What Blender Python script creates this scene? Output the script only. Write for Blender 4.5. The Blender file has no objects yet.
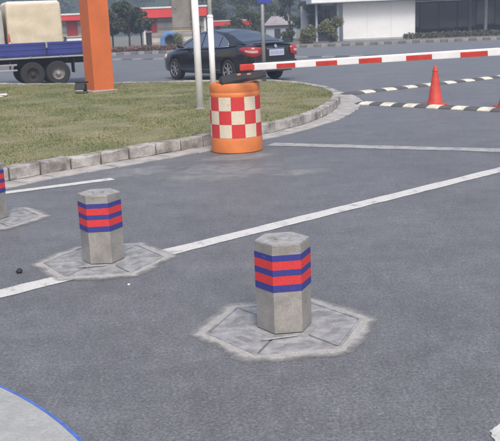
import bpy, bmesh, math, random
import numpy as np
from mathutils import Vector, Matrix
random.seed(7); rng = np.random.default_rng(7)
R = math.radians
scn = bpy.context.scene
COL = scn.collection

# ------------------------------------------------------------------ camera, sky, sun, exposure
cam = bpy.data.cameras.new('camera'); cam_o = bpy.data.objects.new('camera', cam); COL.objects.link(cam_o)
cam.sensor_width = 36.0; cam.sensor_fit = 'HORIZONTAL'; cam.lens = 850 / 500 * 36.0
cam.clip_start = 0.05; cam.clip_end = 3000
PITCH = math.atan(200.5 / 850)
cam_o.matrix_world = Matrix.Translation((0, 0, 1.7)) @ Matrix.Rotation(math.pi / 2 - PITCH, 4, 'X') @ Matrix.Rotation(R(-2.3), 4, 'Z')
cam.dof.use_dof = True; cam.dof.focus_distance = 5.6; cam.dof.aperture_fstop = 10.0
scn.camera = cam_o
SUN_DIR = Vector((0.14, -0.74, 0.95)).normalized()      # towards the sun
world = bpy.data.worlds.new('World'); scn.world = world; world.use_nodes = True
wn = world.node_tree.nodes; wl = world.node_tree.links; wn.clear()
wo = wn.new('ShaderNodeOutputWorld'); wb = wn.new('ShaderNodeBackground'); sky = wn.new('ShaderNodeTexSky')
sky.sky_type = 'NISHITA'; sky.sun_disc = False
sky.sun_elevation = math.asin(SUN_DIR.z); sky.sun_rotation = math.atan2(SUN_DIR.x, SUN_DIR.y)
sky.air_density = 1.0; sky.dust_density = 6.0; sky.ozone_density = 1.0
wb.inputs['Strength'].default_value = 0.15
wl.new(sky.outputs[0], wb.inputs[0]); wl.new(wb.outputs[0], wo.inputs[0])
sl = bpy.data.lights.new('sun', 'SUN'); sl.energy = 1.3; sl.angle = R(18); sl.color = (1.0, 0.95, 0.88)
so = bpy.data.objects.new('sun', sl); COL.objects.link(so)
so.rotation_euler = (-SUN_DIR).to_track_quat('-Z', 'Y').to_euler()
vs = scn.view_settings; vs.view_transform = 'Standard'; vs.look = 'None'; vs.gamma = 1.0; vs.use_curve_mapping = False
vs.exposure = 0.52
scn.render.engine = 'CYCLES'
scn.cycles.use_denoising = True
scn.cycles.pixel_filter_type = 'BLACKMAN_HARRIS'; scn.cycles.filter_width = 1.6
scn.cycles.volume_bounces = 1; scn.cycles.max_bounces = 6; scn.cycles.transparent_max_bounces = 8

# ------------------------------------------------------------------ materials
MATS = {}
def mat(name, col, rough=0.7, metal=0.0, var=0.0, vscale=6.0, col2=None, fine=0.0, fscale=90.0, bump=0.0, bscale=60.0, spec=0.5,
        coat=0.0, objcoord=True, emission=None, detail=5.0):
    """principled surface: colour varied by a broad noise (var, or towards col2) and a fine grain, with a fine bump"""
    if name in MATS: return MATS[name]
    m = bpy.data.materials.new(name); m.use_nodes = True; MATS[name] = m
    nt = m.node_tree; N = nt.nodes; L = nt.links; b = N['Principled BSDF']
    b.inputs['Roughness'].default_value = rough; b.inputs['Metallic'].default_value = metal
    b.inputs['Specular IOR Level'].default_value = spec; b.inputs['Coat Weight'].default_value = coat
    b.inputs['Base Color'].default_value = (*col, 1)
    tc = N.new('ShaderNodeTexCoord')
    if objcoord:
        geo = N.new('ShaderNodeNewGeometry'); src = geo.outputs['Position']
    else: src = tc.outputs['Object']
    cur = None
    if var or col2:
        n = N.new('ShaderNodeTexNoise'); n.inputs['Scale'].default_value = vscale; n.inputs['Detail'].default_value = detail; n.inputs['Roughness'].default_value = 0.62
        L.new(src, n.inputs['Vector'])
        r = N.new('ShaderNodeValToRGB'); L.new(n.outputs['Fac'], r.inputs[0])
        c2 = col2 or tuple(c * (1 - var) for c in col); c1 = col if col2 else tuple(min(1, c * (1 + var * .6)) for c in col)
        r.color_ramp.elements[0].position = .36; r.color_ramp.elements[0].color = (*c2, 1)
        r.color_ramp.elements[1].position = .64; r.color_ramp.elements[1].color = (*c1, 1)
        cur = r.outputs[0]
    if fine:
        n = N.new('ShaderNodeTexNoise'); n.inputs['Scale'].default_value = fscale; n.inputs['Detail'].default_value = 3
        L.new(src, n.inputs['Vector'])
        mr = N.new('ShaderNodeMapRange'); mr.inputs[1].default_value = .3; mr.inputs[2].default_value = .7
        mr.inputs[3].default_value = 1 - fine; mr.inputs[4].default_value = 1 + fine
        L.new(n.outputs['Fac'], mr.inputs[0])
        mx = N.new('ShaderNodeVectorMath'); mx.operation = 'SCALE'
        if cur: L.new(cur, mx.inputs[0])
        else: mx.inputs[0].default_value = col
        L.new(mr.outputs[0], mx.inputs['Scale']); cur = mx.outputs[0]
    if cur: L.new(cur, b.inputs['Base Color'])
    if bump:
        n = N.new('ShaderNodeTexNoise'); n.inputs['Scale'].default_value = bscale; n.inputs['Detail'].default_value = 4
        L.new(src, n.inputs['Vector'])
        bp = N.new('ShaderNodeBump'); bp.inputs['Strength'].default_value = bump; bp.inputs['Distance'].default_value = .01
        L.new(n.outputs['Fac'], bp.inputs['Height']); L.new(bp.outputs[0], b.inputs['Normal'])
    return m

def node_helpers(m):
    return m.node_tree.nodes, m.node_tree.links, m.node_tree.nodes['Principled BSDF']

def asphalt_mat():
    m = bpy.data.materials.new('asphalt'); m.use_nodes = True; N, L, b = node_helpers(m)
    geo = N.new('ShaderNodeNewGeometry'); P = geo.outputs['Position']
    def noise(s, d=4, r=.6):
        n = N.new('ShaderNodeTexNoise'); n.inputs['Scale'].default_value = s; n.inputs['Detail'].default_value = d; n.inputs['Roughness'].default_value = r
        L.new(P, n.inputs['Vector']); return n.outputs['Fac']
    def rng_(f, a, b_, c, d):
        q = N.new('ShaderNodeMapRange'); L.new(f, q.inputs[0])
        for i, v in enumerate((a, b_, c, d)): q.inputs[i + 1].default_value = v
        return q.outputs[0]
    def mul(a, b_):
        q = N.new('ShaderNodeMath'); q.operation = 'MULTIPLY'; L.new(a, q.inputs[0]); L.new(b_, q.inputs[1]); return q.outputs[0]
    broad = mul(rng_(noise(.8, 6, .68), .33, .67, .87, 1.11), rng_(noise(5.5, 6, .7), .26, .38, .80, 1.0))
    mid = rng_(noise(3.2, 5, .7), .3, .7, .90, 1.10)
    grain = mul(rng_(noise(110, 2, .7), .3, .7, .66, 1.34), mul(rng_(noise(58, 3, .8), .34, .66, .60, 1.42), rng_(noise(13, 3, .7), .3, .7, .88, 1.12)))
    vor = N.new('ShaderNodeTexVoronoi'); vor.inputs['Scale'].default_value = 80; L.new(P, vor.inputs['Vector'])
    sep = N.new('ShaderNodeSeparateColor'); L.new(vor.outputs['Color'], sep.inputs[0])
    chips = rng_(sep.outputs[0], .90, 1.0, 1.0, 1.32)
    val = mul(mul(broad, mid), mul(grain, chips))
    sc = N.new('ShaderNodeVectorMath'); sc.operation = 'SCALE'; sc.inputs[0].default_value = (.134, .140, .150); L.new(val, sc.inputs['Scale'])
    # pale dusty smears: dried mud with its own patchy shape
    mp = N.new('ShaderNodeMapping'); mp.inputs['Rotation'].default_value = (0, 0, R(-25)); mp.inputs['Scale'].default_value = (.35, 1.5, 1)
    L.new(P, mp.inputs[0]); n2 = N.new('ShaderNodeTexNoise'); n2.inputs['Scale'].default_value = 1.1; n2.inputs['Detail'].default_value = 6; n2.inputs['Roughness'].default_value = .65
    L.new(mp.outputs[0], n2.inputs['Vector'])
    smear = rng_(n2.outputs['Fac'], .56, .80, 0, .20)
    mx = N.new('ShaderNodeMix'); mx.data_type = 'RGBA'; L.new(smear, mx.inputs[0]); L.new(sc.outputs[0], mx.inputs[6]); mx.inputs[7].default_value = (.24, .245, .255, 1)
    L.new(mx.outputs[2], b.inputs['Base Color']); b.inputs['Roughness'].default_value = .52; b.inputs['Specular IOR Level'].default_value = .6
    bp = N.new('ShaderNodeBump'); bp.inputs['Strength'].default_value = .8; bp.inputs['Distance'].default_value = .008
    L.new(noise(120, 3, .7), bp.inputs['Height']); L.new(bp.outputs[0], b.inputs['Normal'])
    return m

def wear_mat(name, col, under=(.14, .143, .156), lo=.30, hi=.42, scale=9.0, amount=.8, stretch=1):
    """paint worn through to the asphalt in patches"""
    m = bpy.data.materials.new(name); m.use_nodes = True; N, L, b = node_helpers(m)
    geo = N.new('ShaderNodeNewGeometry'); P = geo.outputs['Position']
    n = N.new('ShaderNodeTexNoise'); n.inputs['Scale'].default_value = scale; n.inputs['Detail'].default_value = 8; n.inputs['Roughness'].default_value = .72
    L.new(P, n.inputs['Vector'])
    q = N.new('ShaderNodeMapRange'); L.new(n.outputs['Fac'], q.inputs[0]); q.inputs[1].default_value = lo; q.inputs[2].default_value = hi
    q.inputs[3].default_value = 1 - amount; q.inputs[4].default_value = 1
    n3 = N.new('ShaderNodeTexNoise'); n3.inputs['Scale'].default_value = 110; L.new(P, n3.inputs['Vector'])
    q3 = N.new('ShaderNodeMapRange'); L.new(n3.outputs['Fac'], q3.inputs[0]); q3.inputs[1].default_value = .3; q3.inputs[2].default_value = .7; q3.inputs[3].default_value = .84; q3.inputs[4].default_value = 1.1
    mx = N.new('ShaderNodeMix'); mx.data_type = 'RGBA'; L.new(q.outputs[0], mx.inputs[0]); mx.inputs[6].default_value = (*under, 1); mx.inputs[7].default_value = (*col, 1)
    s = N.new('ShaderNodeVectorMath'); s.operation = 'SCALE'; L.new(mx.outputs[2], s.inputs[0]); L.new(q3.outputs[0], s.inputs['Scale'])
    L.new(s.outputs[0], b.inputs['Base Color']); b.inputs['Roughness'].default_value = .8
    return m

M_asphalt = asphalt_mat()
M_line = wear_mat('road_paint_white', (.53, .535, .52), amount=.75, lo=.32, hi=.47)
M_line_faded = wear_mat('road_paint_faded', (.40, .405, .40), lo=.34, hi=.56, amount=.8, scale=7)
M_gutter = mat('gutter_concrete', (.36, .35, .34), .9, var=.28, vscale=5, fine=.12, fscale=80, bump=.3)
M_kerb = mat('kerb_granite', (.43, .42, .40), .85, col2=(.15, .14, .13), vscale=3.6, fine=.16, fscale=60, bump=.5, bscale=40, detail=7)
M_soil = mat('lawn_soil', (.235, .205, .12), .95, col2=(.13, .14, .062), vscale=1.3, fine=.25, fscale=40)
M_post = mat('bollard_steel', (.255, .247, .235), .62, metal=.0, var=.24, vscale=6, fine=.18, fscale=150, bump=.25, bscale=140)
M_cap = mat('bollard_cap', (.36, .355, .345), .55, col2=(.24, .235, .23), vscale=16, fine=.14, fscale=120, bump=.3)
M_plate = mat('cast_plate', (.275, .282, .29), .7, var=.34, vscale=11, fine=.12, fscale=110, bump=.4, bscale=80)
M_padgrey = mat('cast_pad', (.22, .225, .23), .8, var=.2, vscale=20, bump=.6, bscale=120)
M_platedk = mat('cast_plate_tread', (.15, .15, .155), .8, var=.2, vscale=20, bump=.6, bscale=120)
M_collar = mat('patch_concrete', (.36, .355, .34), .92, col2=(.29, .288, .28), vscale=14, fine=.18, fscale=90, bump=.6, bscale=50)
M_blue = wear_mat('band_blue', (.030, .036, .21), (.17, .165, .18), .30, .36, 26, .8)
M_red = wear_mat('band_red', (.54, .034, .034), (.28, .18, .165), .30, .36, 26, .8)
M_barrel = mat('barrel_orange', (.62, .185, .045), .55, col2=(.50, .15, .045), vscale=5, fine=.06, fscale=60, bump=.1)
M_bred = wear_mat('check_red', (.52, .035, .035), (.42, .26, .20), .27, .36, 14, .8)
M_bcream = wear_mat('check_cream', (.60, .54, .42), (.40, .31, .22), .28, .44, 12, .8)
M_rubber = mat('black_rubber', (.022, .022, .026), .75, var=.3, vscale=12, bump=.3)
M_reflo = mat('reflector_orange', (.42, .19, .08), .4, var=.2, vscale=30)
M_white = mat('white_paint', (.80, .81, .81), .45, var=.08, vscale=3, fine=.03)
M_armred = mat('arm_red', (.52, .045, .03), .5, var=.18, vscale=6)
M_armwhite = mat('arm_white', (.76, .76, .75), .45, var=.08, vscale=5)
M_cone = mat('cone_red', (.58, .062, .032), .6, col2=(.44, .04, .026), vscale=9, detail=7)
M_bumpc = mat('bump_cream', (.62, .59, .49), .8, var=.24, vscale=7, fine=.1)
M_bumpd = mat('bump_dark', (.085, .086, .093), .85, var=.25, vscale=7, bump=.3)
M_opost = mat('orange_post_paint', (.52, .125, .030), .6, var=.10, vscale=2.5, fine=.05, fscale=35)
M_sign = mat('sign_blue', (.03, .05, .28), .45)
M_galv = mat('galvanised', (.24, .245, .25), .5, metal=.3, var=.15, vscale=8)
M_box = mat('box_grey', (.20, .19, .185), .6, var=.2, vscale=5)
M_disc = mat('disc_grey', (.34, .355, .35), .9, col2=(.28, .29, .285), vscale=6, fine=.09, fscale=60, bump=.4, bscale=30)
M_bluep = mat('disc_blue', (.075, .16, .50), .6, var=.25, vscale=25, fine=.1)
M_glass = mat('car_glass', (.012, .014, .016), .04, spec=1.0)
M_glass.node_tree.nodes['Principled BSDF'].inputs['IOR'].default_value = 2.7
M_carpaint = mat('car_black', (.009, .009, .011), .25, coat=.7, spec=.5)
M_tyre = mat('tyre', (.018, .018, .019), .85)
M_rim = mat('alloy', (.42, .43, .45), .35, metal=.8)
M_chrome = mat('chrome', (.62, .63, .65), .15, metal=1)
M_lamp = mat('tail_lamp_red', (.36, .018, .024), .15, coat=.6)
M_lampw = mat('tail_lamp_clear', (.56, .40, .38), .2, coat=.6)
M_dark = mat('dark_metal', (.02, .02, .022), .7)
M_truckblue = mat('truck_blue', (.024, .036, .20), .5, var=.2, vscale=3)
M_chassis = mat('chassis', (.030, .027, .026), .8, var=.3, vscale=4)
M_grey = mat('grey_metal', (.30, .30, .30), .6, var=.1)
M_cream = mat('wrapped_cargo', (.60, .54, .42), .7, col2=(.50, .44, .32), vscale=2.2, fine=.06, fscale=30, bump=.3, bscale=12)
M_wrapw = mat('wrap_white', (.76, .76, .76), .5, var=.1, vscale=4)
M_wall = mat('wall_white', (.72, .73, .74), .8, var=.05, vscale=1.2)
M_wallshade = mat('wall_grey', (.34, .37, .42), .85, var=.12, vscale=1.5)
M_roofgrey = mat('roof_grey', (.27, .25, .26), .85, var=.2, vscale=2)
M_winglass = mat('shop_glass', (.014, .017, .022), .06, spec=.7)
M_redroof = mat('fascia_red', (.56, .035, .03), .55, var=.12, vscale=1.5)
M_tan = mat('wall_tan', (.44, .38, .30), .85, var=.12, vscale=2)
M_pale = mat('wall_pale', (.62, .60, .58), .85, var=.1, vscale=2)
M_archblue = mat('arch_blue', (.09, .20, .42), .6, var=.2, vscale=4)
M_bark = mat('bark', (.060, .047, .036), .9, var=.3, vscale=12, bump=.5, bscale=25)
def leafm(name, a, b):
    m = mat(name, a, .7, col2=b, vscale=2.6, fine=.3, fscale=12, spec=.25); return m
M_leafdk = leafm('leaf_dark', (.066, .085, .048), (.030, .044, .030))
M_leafmid = leafm('leaf_mid', (.085, .112, .055), (.040, .060, .034))
M_leafol = leafm('leaf_olive', (.20, .20, .085), (.085, .10, .045))
M_leafpk = leafm('leaf_flower', (.30, .14, .13), (.075, .085, .045))
M_grass = mat('grass_blades', (.250, .245, .125), .8, col2=(.120, .165, .062), vscale=.8, fine=.35, fscale=7, spec=.2, detail=8)
M_hill = leafm('hill_wood', (.050, .075, .035), (.022, .038, .022))

# ------------------------------------------------------------------ mesh helpers
def mesh_obj(name, verts, faces, material, parent=None, smooth=False, mats=None, fm=None):
    me = bpy.data.meshes.new(name); me.from_pydata([tuple(v) for v in verts], [], faces); me.update()
    if mats:
        for x in mats: me.materials.append(x)
        if fm is not None: me.polygons.foreach_set('material_index', fm)
    else: me.materials.append(material)
    if smooth: me.polygons.foreach_set('use_smooth', [True] * len(me.polygons))
    o = bpy.data.objects.new(name, me); COL.objects.link(o)
    if parent: o.parent = parent
    return o

def bm_obj(name, bm, material, parent=None, smooth=False):
    bmesh.ops.recalc_face_normals(bm, faces=bm.faces)
    me = bpy.data.meshes.new(name); bm.to_mesh(me); bm.free(); me.materials.append(material)
    if smooth: me.polygons.foreach_set('use_smooth', [True] * len(me.polygons))
    o = bpy.data.objects.new(name, me); COL.objects.link(o)
    if parent: o.parent = parent
    return o

def bev(bm, w, seg=1, angle=30):
    es = [e for e in bm.edges if len(e.link_faces) == 2 and e.calc_face_angle(0) > R(angle)]
    if es: bmesh.ops.bevel(bm, geom=es, offset=w, segments=seg, affect='EDGES', profile=.6)

def box(name, size, loc, material, parent=None, bevel=.01, rot=(0, 0, 0), seg=1, smooth=False):
    """box with its centre at loc in the parent's space (mesh baked there)"""
    bm = bmesh.new(); bmesh.ops.create_cube(bm, size=1)
    bmesh.ops.scale(bm, vec=size, verts=bm.verts)
    if bevel: bev(bm, min(bevel, min(size) * .45), seg)
    mt = Matrix.Translation(loc) @ Matrix.Rotation(rot[2], 4, 'Z') @ Matrix.Rotation(rot[1], 4, 'Y') @ Matrix.Rotation(rot[0], 4, 'X')
    bmesh.ops.transform(bm, matrix=mt, verts=bm.verts)
    return bm_obj(name, bm, material, parent, smooth)

def prism_bm(poly, z0, z1):
    bm = bmesh.new(); n = len(poly)
    a = [bm.verts.new((p[0], p[1], z0)) for p in poly]; b = [bm.verts.new((p[0], p[1], z1)) for p in poly]
    bm.faces.new(a[::-1]); bm.faces.new(b)
    for i in range(n): bm.faces.new((a[i], a[(i + 1) % n], b[(i + 1) % n], b[i]))
    return bm

def prism(name, poly, z0, z1, material, parent=None, bevel=.005, seg=1):
    bm = prism_bm(poly, z0, z1)
    if bevel: bev(bm, bevel, seg)
    return bm_obj(name, bm, material, parent)

def lathe(name, prof, material, parent=None, seg=40, loc=(0, 0, 0), axis='Z', smooth=True, closed=True, mt=None):
    vs_, fs = [], []
    for r, z in prof:
        for k in range(seg):
            t = 2 * math.pi * k / seg; vs_.append((r * math.cos(t), r * math.sin(t), z))
    for i in range(len(prof) - 1):
        for k in range(seg):
            a = i * seg + k; b = i * seg + (k + 1) % seg
            fs.append((a, b, b + seg, a + seg))
    if closed:
        fs.append(tuple(range(seg))[::-1]); fs.append(tuple((len(prof) - 1) * seg + k for k in range(seg)))
    M = Matrix.Translation(loc)
    if axis == 'Y': M = M @ Matrix.Rotation(R(90), 4, 'X')
    if axis == 'X': M = M @ Matrix.Rotation(R(90), 4, 'Y')
    if mt is not None: M = mt
    vs_ = [M @ Vector(v) for v in vs_]
    o = mesh_obj(name, vs_, fs, material, parent)
    if smooth:
        o.data.polygons.foreach_set('use_smooth', [True] * len(o.data.polygons))
        md = o.modifiers.new('e', 'EDGE_SPLIT'); md.split_angle = R(38)
    return o

def tube(name, pts, rads, material, parent=None, seg=8):
    vs_, fs = [], []
    for i, p in enumerate(pts):
        p = Vector(p); d = (Vector(pts[min(i + 1, len(pts) - 1)]) - Vector(pts[max(i - 1, 0)])).normalized()
        u = d.orthogonal().normalized(); w = d.cross(u)
        for k in range(seg):
            t = 2 * math.pi * k / seg; vs_.append(p + (u * math.cos(t) + w * math.sin(t)) * rads[i])
    for i in range(len(pts) - 1):
        for k in range(seg):
            a = i * seg + k; b = i * seg + (k + 1) % seg; fs.append((a, b, b + seg, a + seg))
    fs.append(tuple(range(seg))[::-1]); fs.append(tuple((len(pts) - 1) * seg + k for k in range(seg)))
    return mesh_obj(name, vs_, fs, material, parent, smooth=True)

def thing(name, label, cat, loc=(0, 0, 0), rz=0.0, group=None):
    o = bpy.data.objects.new(name, None); COL.objects.link(o); o.location = loc; o.rotation_euler = (0, 0, rz)
    o.empty_display_size = .1
    return tag(o, label, cat, group)
def tag(o, label, cat, group=None):
    o['label'] = label; o['category'] = cat
    if group: o['group'] = group
    return o
def struct(o): o['kind'] = 'structure'; return o
def stuff(o): o['kind'] = 'stuff'; return o
def copy_tree(o, parent=None):
    c = o.copy(); COL.objects.link(c); c.parent = parent
    for ch in o.children: copy_tree(ch, c)
    return c
def ngon(r, n=6, rot=0.0, cx=0, cy=0): return [(cx + r * math.cos(rot + 2 * math.pi * k / n), cy + r * math.sin(rot + 2 * math.pi * k / n)) for k in range(n)]

def smooth_path(P, step):
    """Catmull-Rom through P resampled at equal steps: returns points and left normals"""
    P = [Vector((p[0], p[1])) for p in P]; out = []
    for i in range(len(P) - 1):
        a = P[max(i - 1, 0)]; b = P[i]; c = P[i + 1]; d = P[min(i + 2, len(P) - 1)]
        for k in range(20):
            t = k / 20
            out.append(.5 * ((2 * b) + (c - a) * t + (2 * a - 5 * b + 4 * c - d) * t * t + (3 * b - a - 3 * c + d) * t ** 3))
    out.append(P[-1])
    L = [0]
    for a, b in zip(out, out[1:]): L.append(L[-1] + (b - a).length)
    n = int(L[-1] / step); res = []; j = 0
    for i in range(n + 1):
        s = i * L[-1] / n
        while j < len(L) - 2 and L[j + 1] < s: j += 1
        t = (s - L[j]) / max(1e-9, L[j + 1] - L[j]); res.append(out[j].lerp(out[j + 1], t))
    nor = []
    for i in range(len(res)):
        d = (res[min(i + 1, n)] - res[max(i - 1, 0)]).normalized(); nor.append(Vector((-d.y, d.x)))
    return res, nor

# ------------------------------------------------------------------ the setting: ground, road, markings
g = mesh_obj('road', [(-370, -60, 0), (370, -60, 0), (370, 470, 0), (-370, 470, 0)], [(0, 1, 2, 3)], M_asphalt); struct(g)

def strip(name, a, b, w, material, z=.004, n=24, jag=.006):
    """painted line from a to b with slightly ragged edges"""
    a = Vector(a); b = Vector(b); d = (b - a); L = d.length; n = max(4, int(L / .12)); d.normalize(); nn = Vector((-d.y, d.x))
    vs_ = []; fs = []
    for i in range(n + 1):
        p = a + d * L * i / n; w1 = w / 2 + random.uniform(-jag, jag); w2 = w / 2 + random.uniform(-jag, jag)
        p1 = p + nn * w1; p2 = p - nn * w2; vs_ += [(p1.x, p1.y, z), (p2.x, p2.y, z)]
    for i in range(n): fs.append((2 * i, 2 * i + 1, 2 * i + 3, 2 * i + 2))
    return struct(mesh_obj(name, vs_, fs, material))
strip('lane_line', (-6.0, 1.70), (9.0, 14.44), .175, M_line)
strip('edge_line', (-4.6, 7.85), (-1.54, 9.53), .15, M_line)
strip('stop_line', (.33, 11.78), (7.0, 8.63), .27, M_line_faded, jag=.02)

# rounded kerb foot of the grass island, from the near left round the nose to the far side
KP = [(-6.6, 3.9), (-5.5, 5.6), (-4.4, 7.2), (-3.45, 8.65), (-2.85, 9.47), (-2.3, 10.1), (-1.65, 10.72), (-.95, 11.38), (-.3, 12.1), (.25, 12.78),
      (.7, 13.4), (1.10, 14.15), (1.47, 15.15), (1.79, 16.45), (1.96, 17.6), (1.98, 18.6), (1.82, 19.8), (1.42, 21.2), (.85, 22.3), (.1, 22.95),
      (-1.2, 23.3), (-3.5, 23.9), (-5.2, 24.5), (-8, 26.0), (-12, 28.6)]
KH = .16
pts, nor = smooth_path(KP, .43)
kerb = struct(mesh_obj('kerb', *(lambda V, F: (V, F))(*(
    [(*(p + n * o), z) for p, n in zip(pts, nor) for o, z in ((.025, -.02), (.025, KH - .035), (.13, KH - .035), (.13, -.02))],
    [(4 * i + j, 4 * i + (j + 1) % 4, 4 * i + 4 + (j + 1) % 4, 4 * i + 4 + j) for i in range(len(pts) - 1) for j in range(4)])), mat('kerb_joint', (.10, .092, .08), .95, var=.3)))
def stone_mesh(k):
    bm = bmesh.new(); bmesh.ops.create_cube(bm, size=1)
    bmesh.ops.scale(bm, vec=(1, .16, KH), verts=bm.verts)
    bmesh.ops.subdivide_edges(bm, edges=[e for e in bm.edges if abs(e.verts[0].co.x - e.verts[1].co.x) > .5], cuts=2)
    r_ = random.Random(k)
    bev(bm, .026, 3, 50)
    for v in bm.verts: v.co += Vector((r_.uniform(-.006, .006), r_.uniform(-.006, .006), r_.uniform(-.005, .005)))
    bmesh.ops.recalc_face_normals(bm, faces=bm.faces)
    me = bpy.data.meshes.new('kerb_stone'); bm.to_mesh(me); bm.free(); me.materials.append(M_kerb); return me
SM = [stone_mesh(k) for k in range(6)]
for i in range(len(pts) - 1):
    a, b = pts[i], pts[i + 1]; d = b - a; L = d.length; d.normalize(); n = Vector((-d.y, d.x)); c = (a + b) / 2 + n * .08
    o = bpy.data.objects.new('kerb_stone', SM[i % 6]); COL.objects.link(o); o.parent = kerb
    o.location = (c.x, c.y, KH / 2 + random.uniform(-.008, .008)); o.scale = (L - .026, 1, random.uniform(.94, 1.05))
    o.rotation_euler = (random.uniform(-.05, .05), 0, math.atan2(d.y, d.x) + random.uniform(-.03, .03))
# concrete gutter slabs along the kerb foot
gut = struct(mesh_obj('gutter', [(*(p - n * o), .003) for p, n in zip(pts, nor) for o in (-.02, .30)],
    [(2 * i, 2 * i + 1, 2 * i + 3, 2 * i + 2) for i in range(len(pts) - 1)], mat('gutter_bed', (.17, .165, .16), .95, var=.2)))
for i in range(len(pts) - 1):
    w = .33 + .12 * max(0, 1 - abs(pts[i].y - 17) / 3.5) * (pts[i].x > 1)
    a, b, na, nb = pts[i], pts[i + 1], nor[i], nor[i + 1]; e = .006
    d = (b - a).normalized() * e
    q = [a + d + na * .012, b - d + nb * .012, b - d - nb * (w + random.uniform(-.02, .02)), a + d - na * (w + random.uniform(-.02, .02))]
    z = .010 + random.uniform(-.002, .002)
    mesh_obj('gutter_slab', [(v.x, v.y, .001) for v in q] + [(v.x, v.y, z) for v in q], [(3, 2, 1, 0), (4, 5, 6, 7), (0, 1, 5, 4), (1, 2, 6, 5), (2, 3, 7, 6), (3, 0, 4, 7)][::1], M_gutter, gut)
# lawn inside the kerb
inner = [(p + n * .155) for p, n in zip(pts, nor)] + [Vector((-16, 28.6)), Vector((-16, 3.9))]
bm = bmesh.new(); f = bm.faces.new([bm.verts.new((p.x, p.y, .135)) for p in inner]); bmesh.ops.triangulate(bm, faces=bm.faces)
struct(bm_obj('lawn', bm, M_soil))
poly = np.array([(p.x, p.y) for p in inner])
def inside(P, poly):
    x, y = P[:, 0], P[:, 1]; c = np.zeros(len(P), bool); j = len(poly) - 1
    for i in range(len(poly)):
        xi, yi = poly[i]; xj, yj = poly[j]
        t = ((yi > y) != (yj > y)) & (x < (xj - xi) * (y - yi) / (yj - yi + 1e-12) + xi); c ^= t; j = i
    return c
def tri_cloud(name, base, tip, wid, material, parent=None):
    """many single blades: base (n,3), tip (n,3), half-width vectors wid (n,3)"""
    n = len(base); V = np.empty((n, 3, 3)); V[:, 0] = base - wid; V[:, 1] = base + wid; V[:, 2] = tip
    me = bpy.data.meshes.new(name); me.vertices.add(3 * n); me.vertices.foreach_set('co', V.reshape(-1))
    me.loops.add(3 * n); me.loops.foreach_set('vertex_index', np.arange(3 * n)); me.polygons.add(n)
    me.polygons.foreach_set('loop_start', np.arange(0, 3 * n, 3)); me.polygons.foreach_set('loop_total', np.full(n, 3))
    me.update(); me.materials.append(material)
    o = bpy.data.objects.new(name, me); COL.objects.link(o)
    if parent: o.parent = parent
    return o
P = np.column_stack([rng.uniform(-9, 2, 330000), rng.uniform(8.2, 27, 330000)])
P = P[inside(P, poly)]; P = P[np.abs(P[:, 0]) < P[:, 1] * .36 + 1.0]
keep = np.ones(len(P), bool)          # trodden, thin patches
for _ in range(46):
    c0 = np.array([rng.uniform(-5, 1.6), rng.uniform(9.5, 23)]); q = np.hypot((P[:, 0] - c0[0]) / rng.uniform(.15, .7), (P[:, 1] - c0[1]) / rng.uniform(.15, .5))
    keep &= ~((q < rng.uniform(.7, 1.15, len(P))) & (rng.random(len(P)) < .8))
P = P[keep]
n = len(P); base = np.column_stack([P, np.full(n, .13)])
hgt = rng.uniform(.012, .032, n) * (1 + .5 * np.sin(P[:, 0] * 3.1) * np.cos(P[:, 1] * 2.3)); ang = rng.uniform(0, 6.283, n); lean = rng.normal(0, .022, (n, 2))
tip = np.column_stack([P + lean, .13 + hgt]); wid = np.column_stack([np.cos(ang), np.sin(ang), np.zeros(n)]) * rng.uniform(.004, .009, n)[:, None]
go = tri_cloud('grass', base, tip, wid, M_grass); stuff(go); go['label'] = 'short dry green grass on the kerbed island'; go['category'] = 'grass'

# added pale disc with blue rim, shaped after a graphic circle, near left corner
def circ(a, b, c):
    d = 2 * (a.x * (b.y - c.y) + b.x * (c.y - a.y) + c.x * (a.y - b.y))
    return Vector(((a.length_squared * (b.y - c.y) + b.length_squared * (c.y - a.y) + c.length_squared * (a.y - b.y)) / d,
                   (a.length_squared * (c.x - b.x) + b.length_squared * (a.x - c.x) + c.length_squared * (b.x - a.x)) / d))
a, b, c = Vector((-1.245, 3.858)), Vector((-.918, 3.515)), Vector((-.728, 3.245))
cc = circ(a, b, c); rr = (a - cc).length
ring = ngon(rr - .020, 120, 0, cc.x, cc.y)
disc_o = struct(prism('island', ring, -.01, .02, M_disc, None, bevel=0))
ro = ngon(rr, 120, 0, cc.x, cc.y); V = []; F = []
for (x1, y1), (x2, y2) in zip(ring, ro): V += [(x1, y1, .021), (x2, y2, .017), (x2, y2, -.01)]
for i in range(120):
    j = (i + 1) % 120; F += [(3 * i, 3 * i + 1, 3 * j + 1, 3 * j), (3 * i + 1, 3 * i + 2, 3 * j + 2, 3 * j + 1)]
mesh_obj('blue_rim', V, F, M_bluep, disc_o)
# added white patch shaped after a torn paper corner, near right
struct(mesh_obj('torn_corner', [(x, y, .004) for x, y in ((.955, 3.10), (.957, 3.15), (.951, 3.175), (.962, 3.20), (.956, 3.222), (.975, 3.235), (.985, 3.25), (1.0, 3.262), (1.02, 3.285), (1.06, 3.31), (1.3, 3.36), (1.3, 2.95), (.99, 2.95))],
     [tuple(range(13))], M_line))

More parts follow.
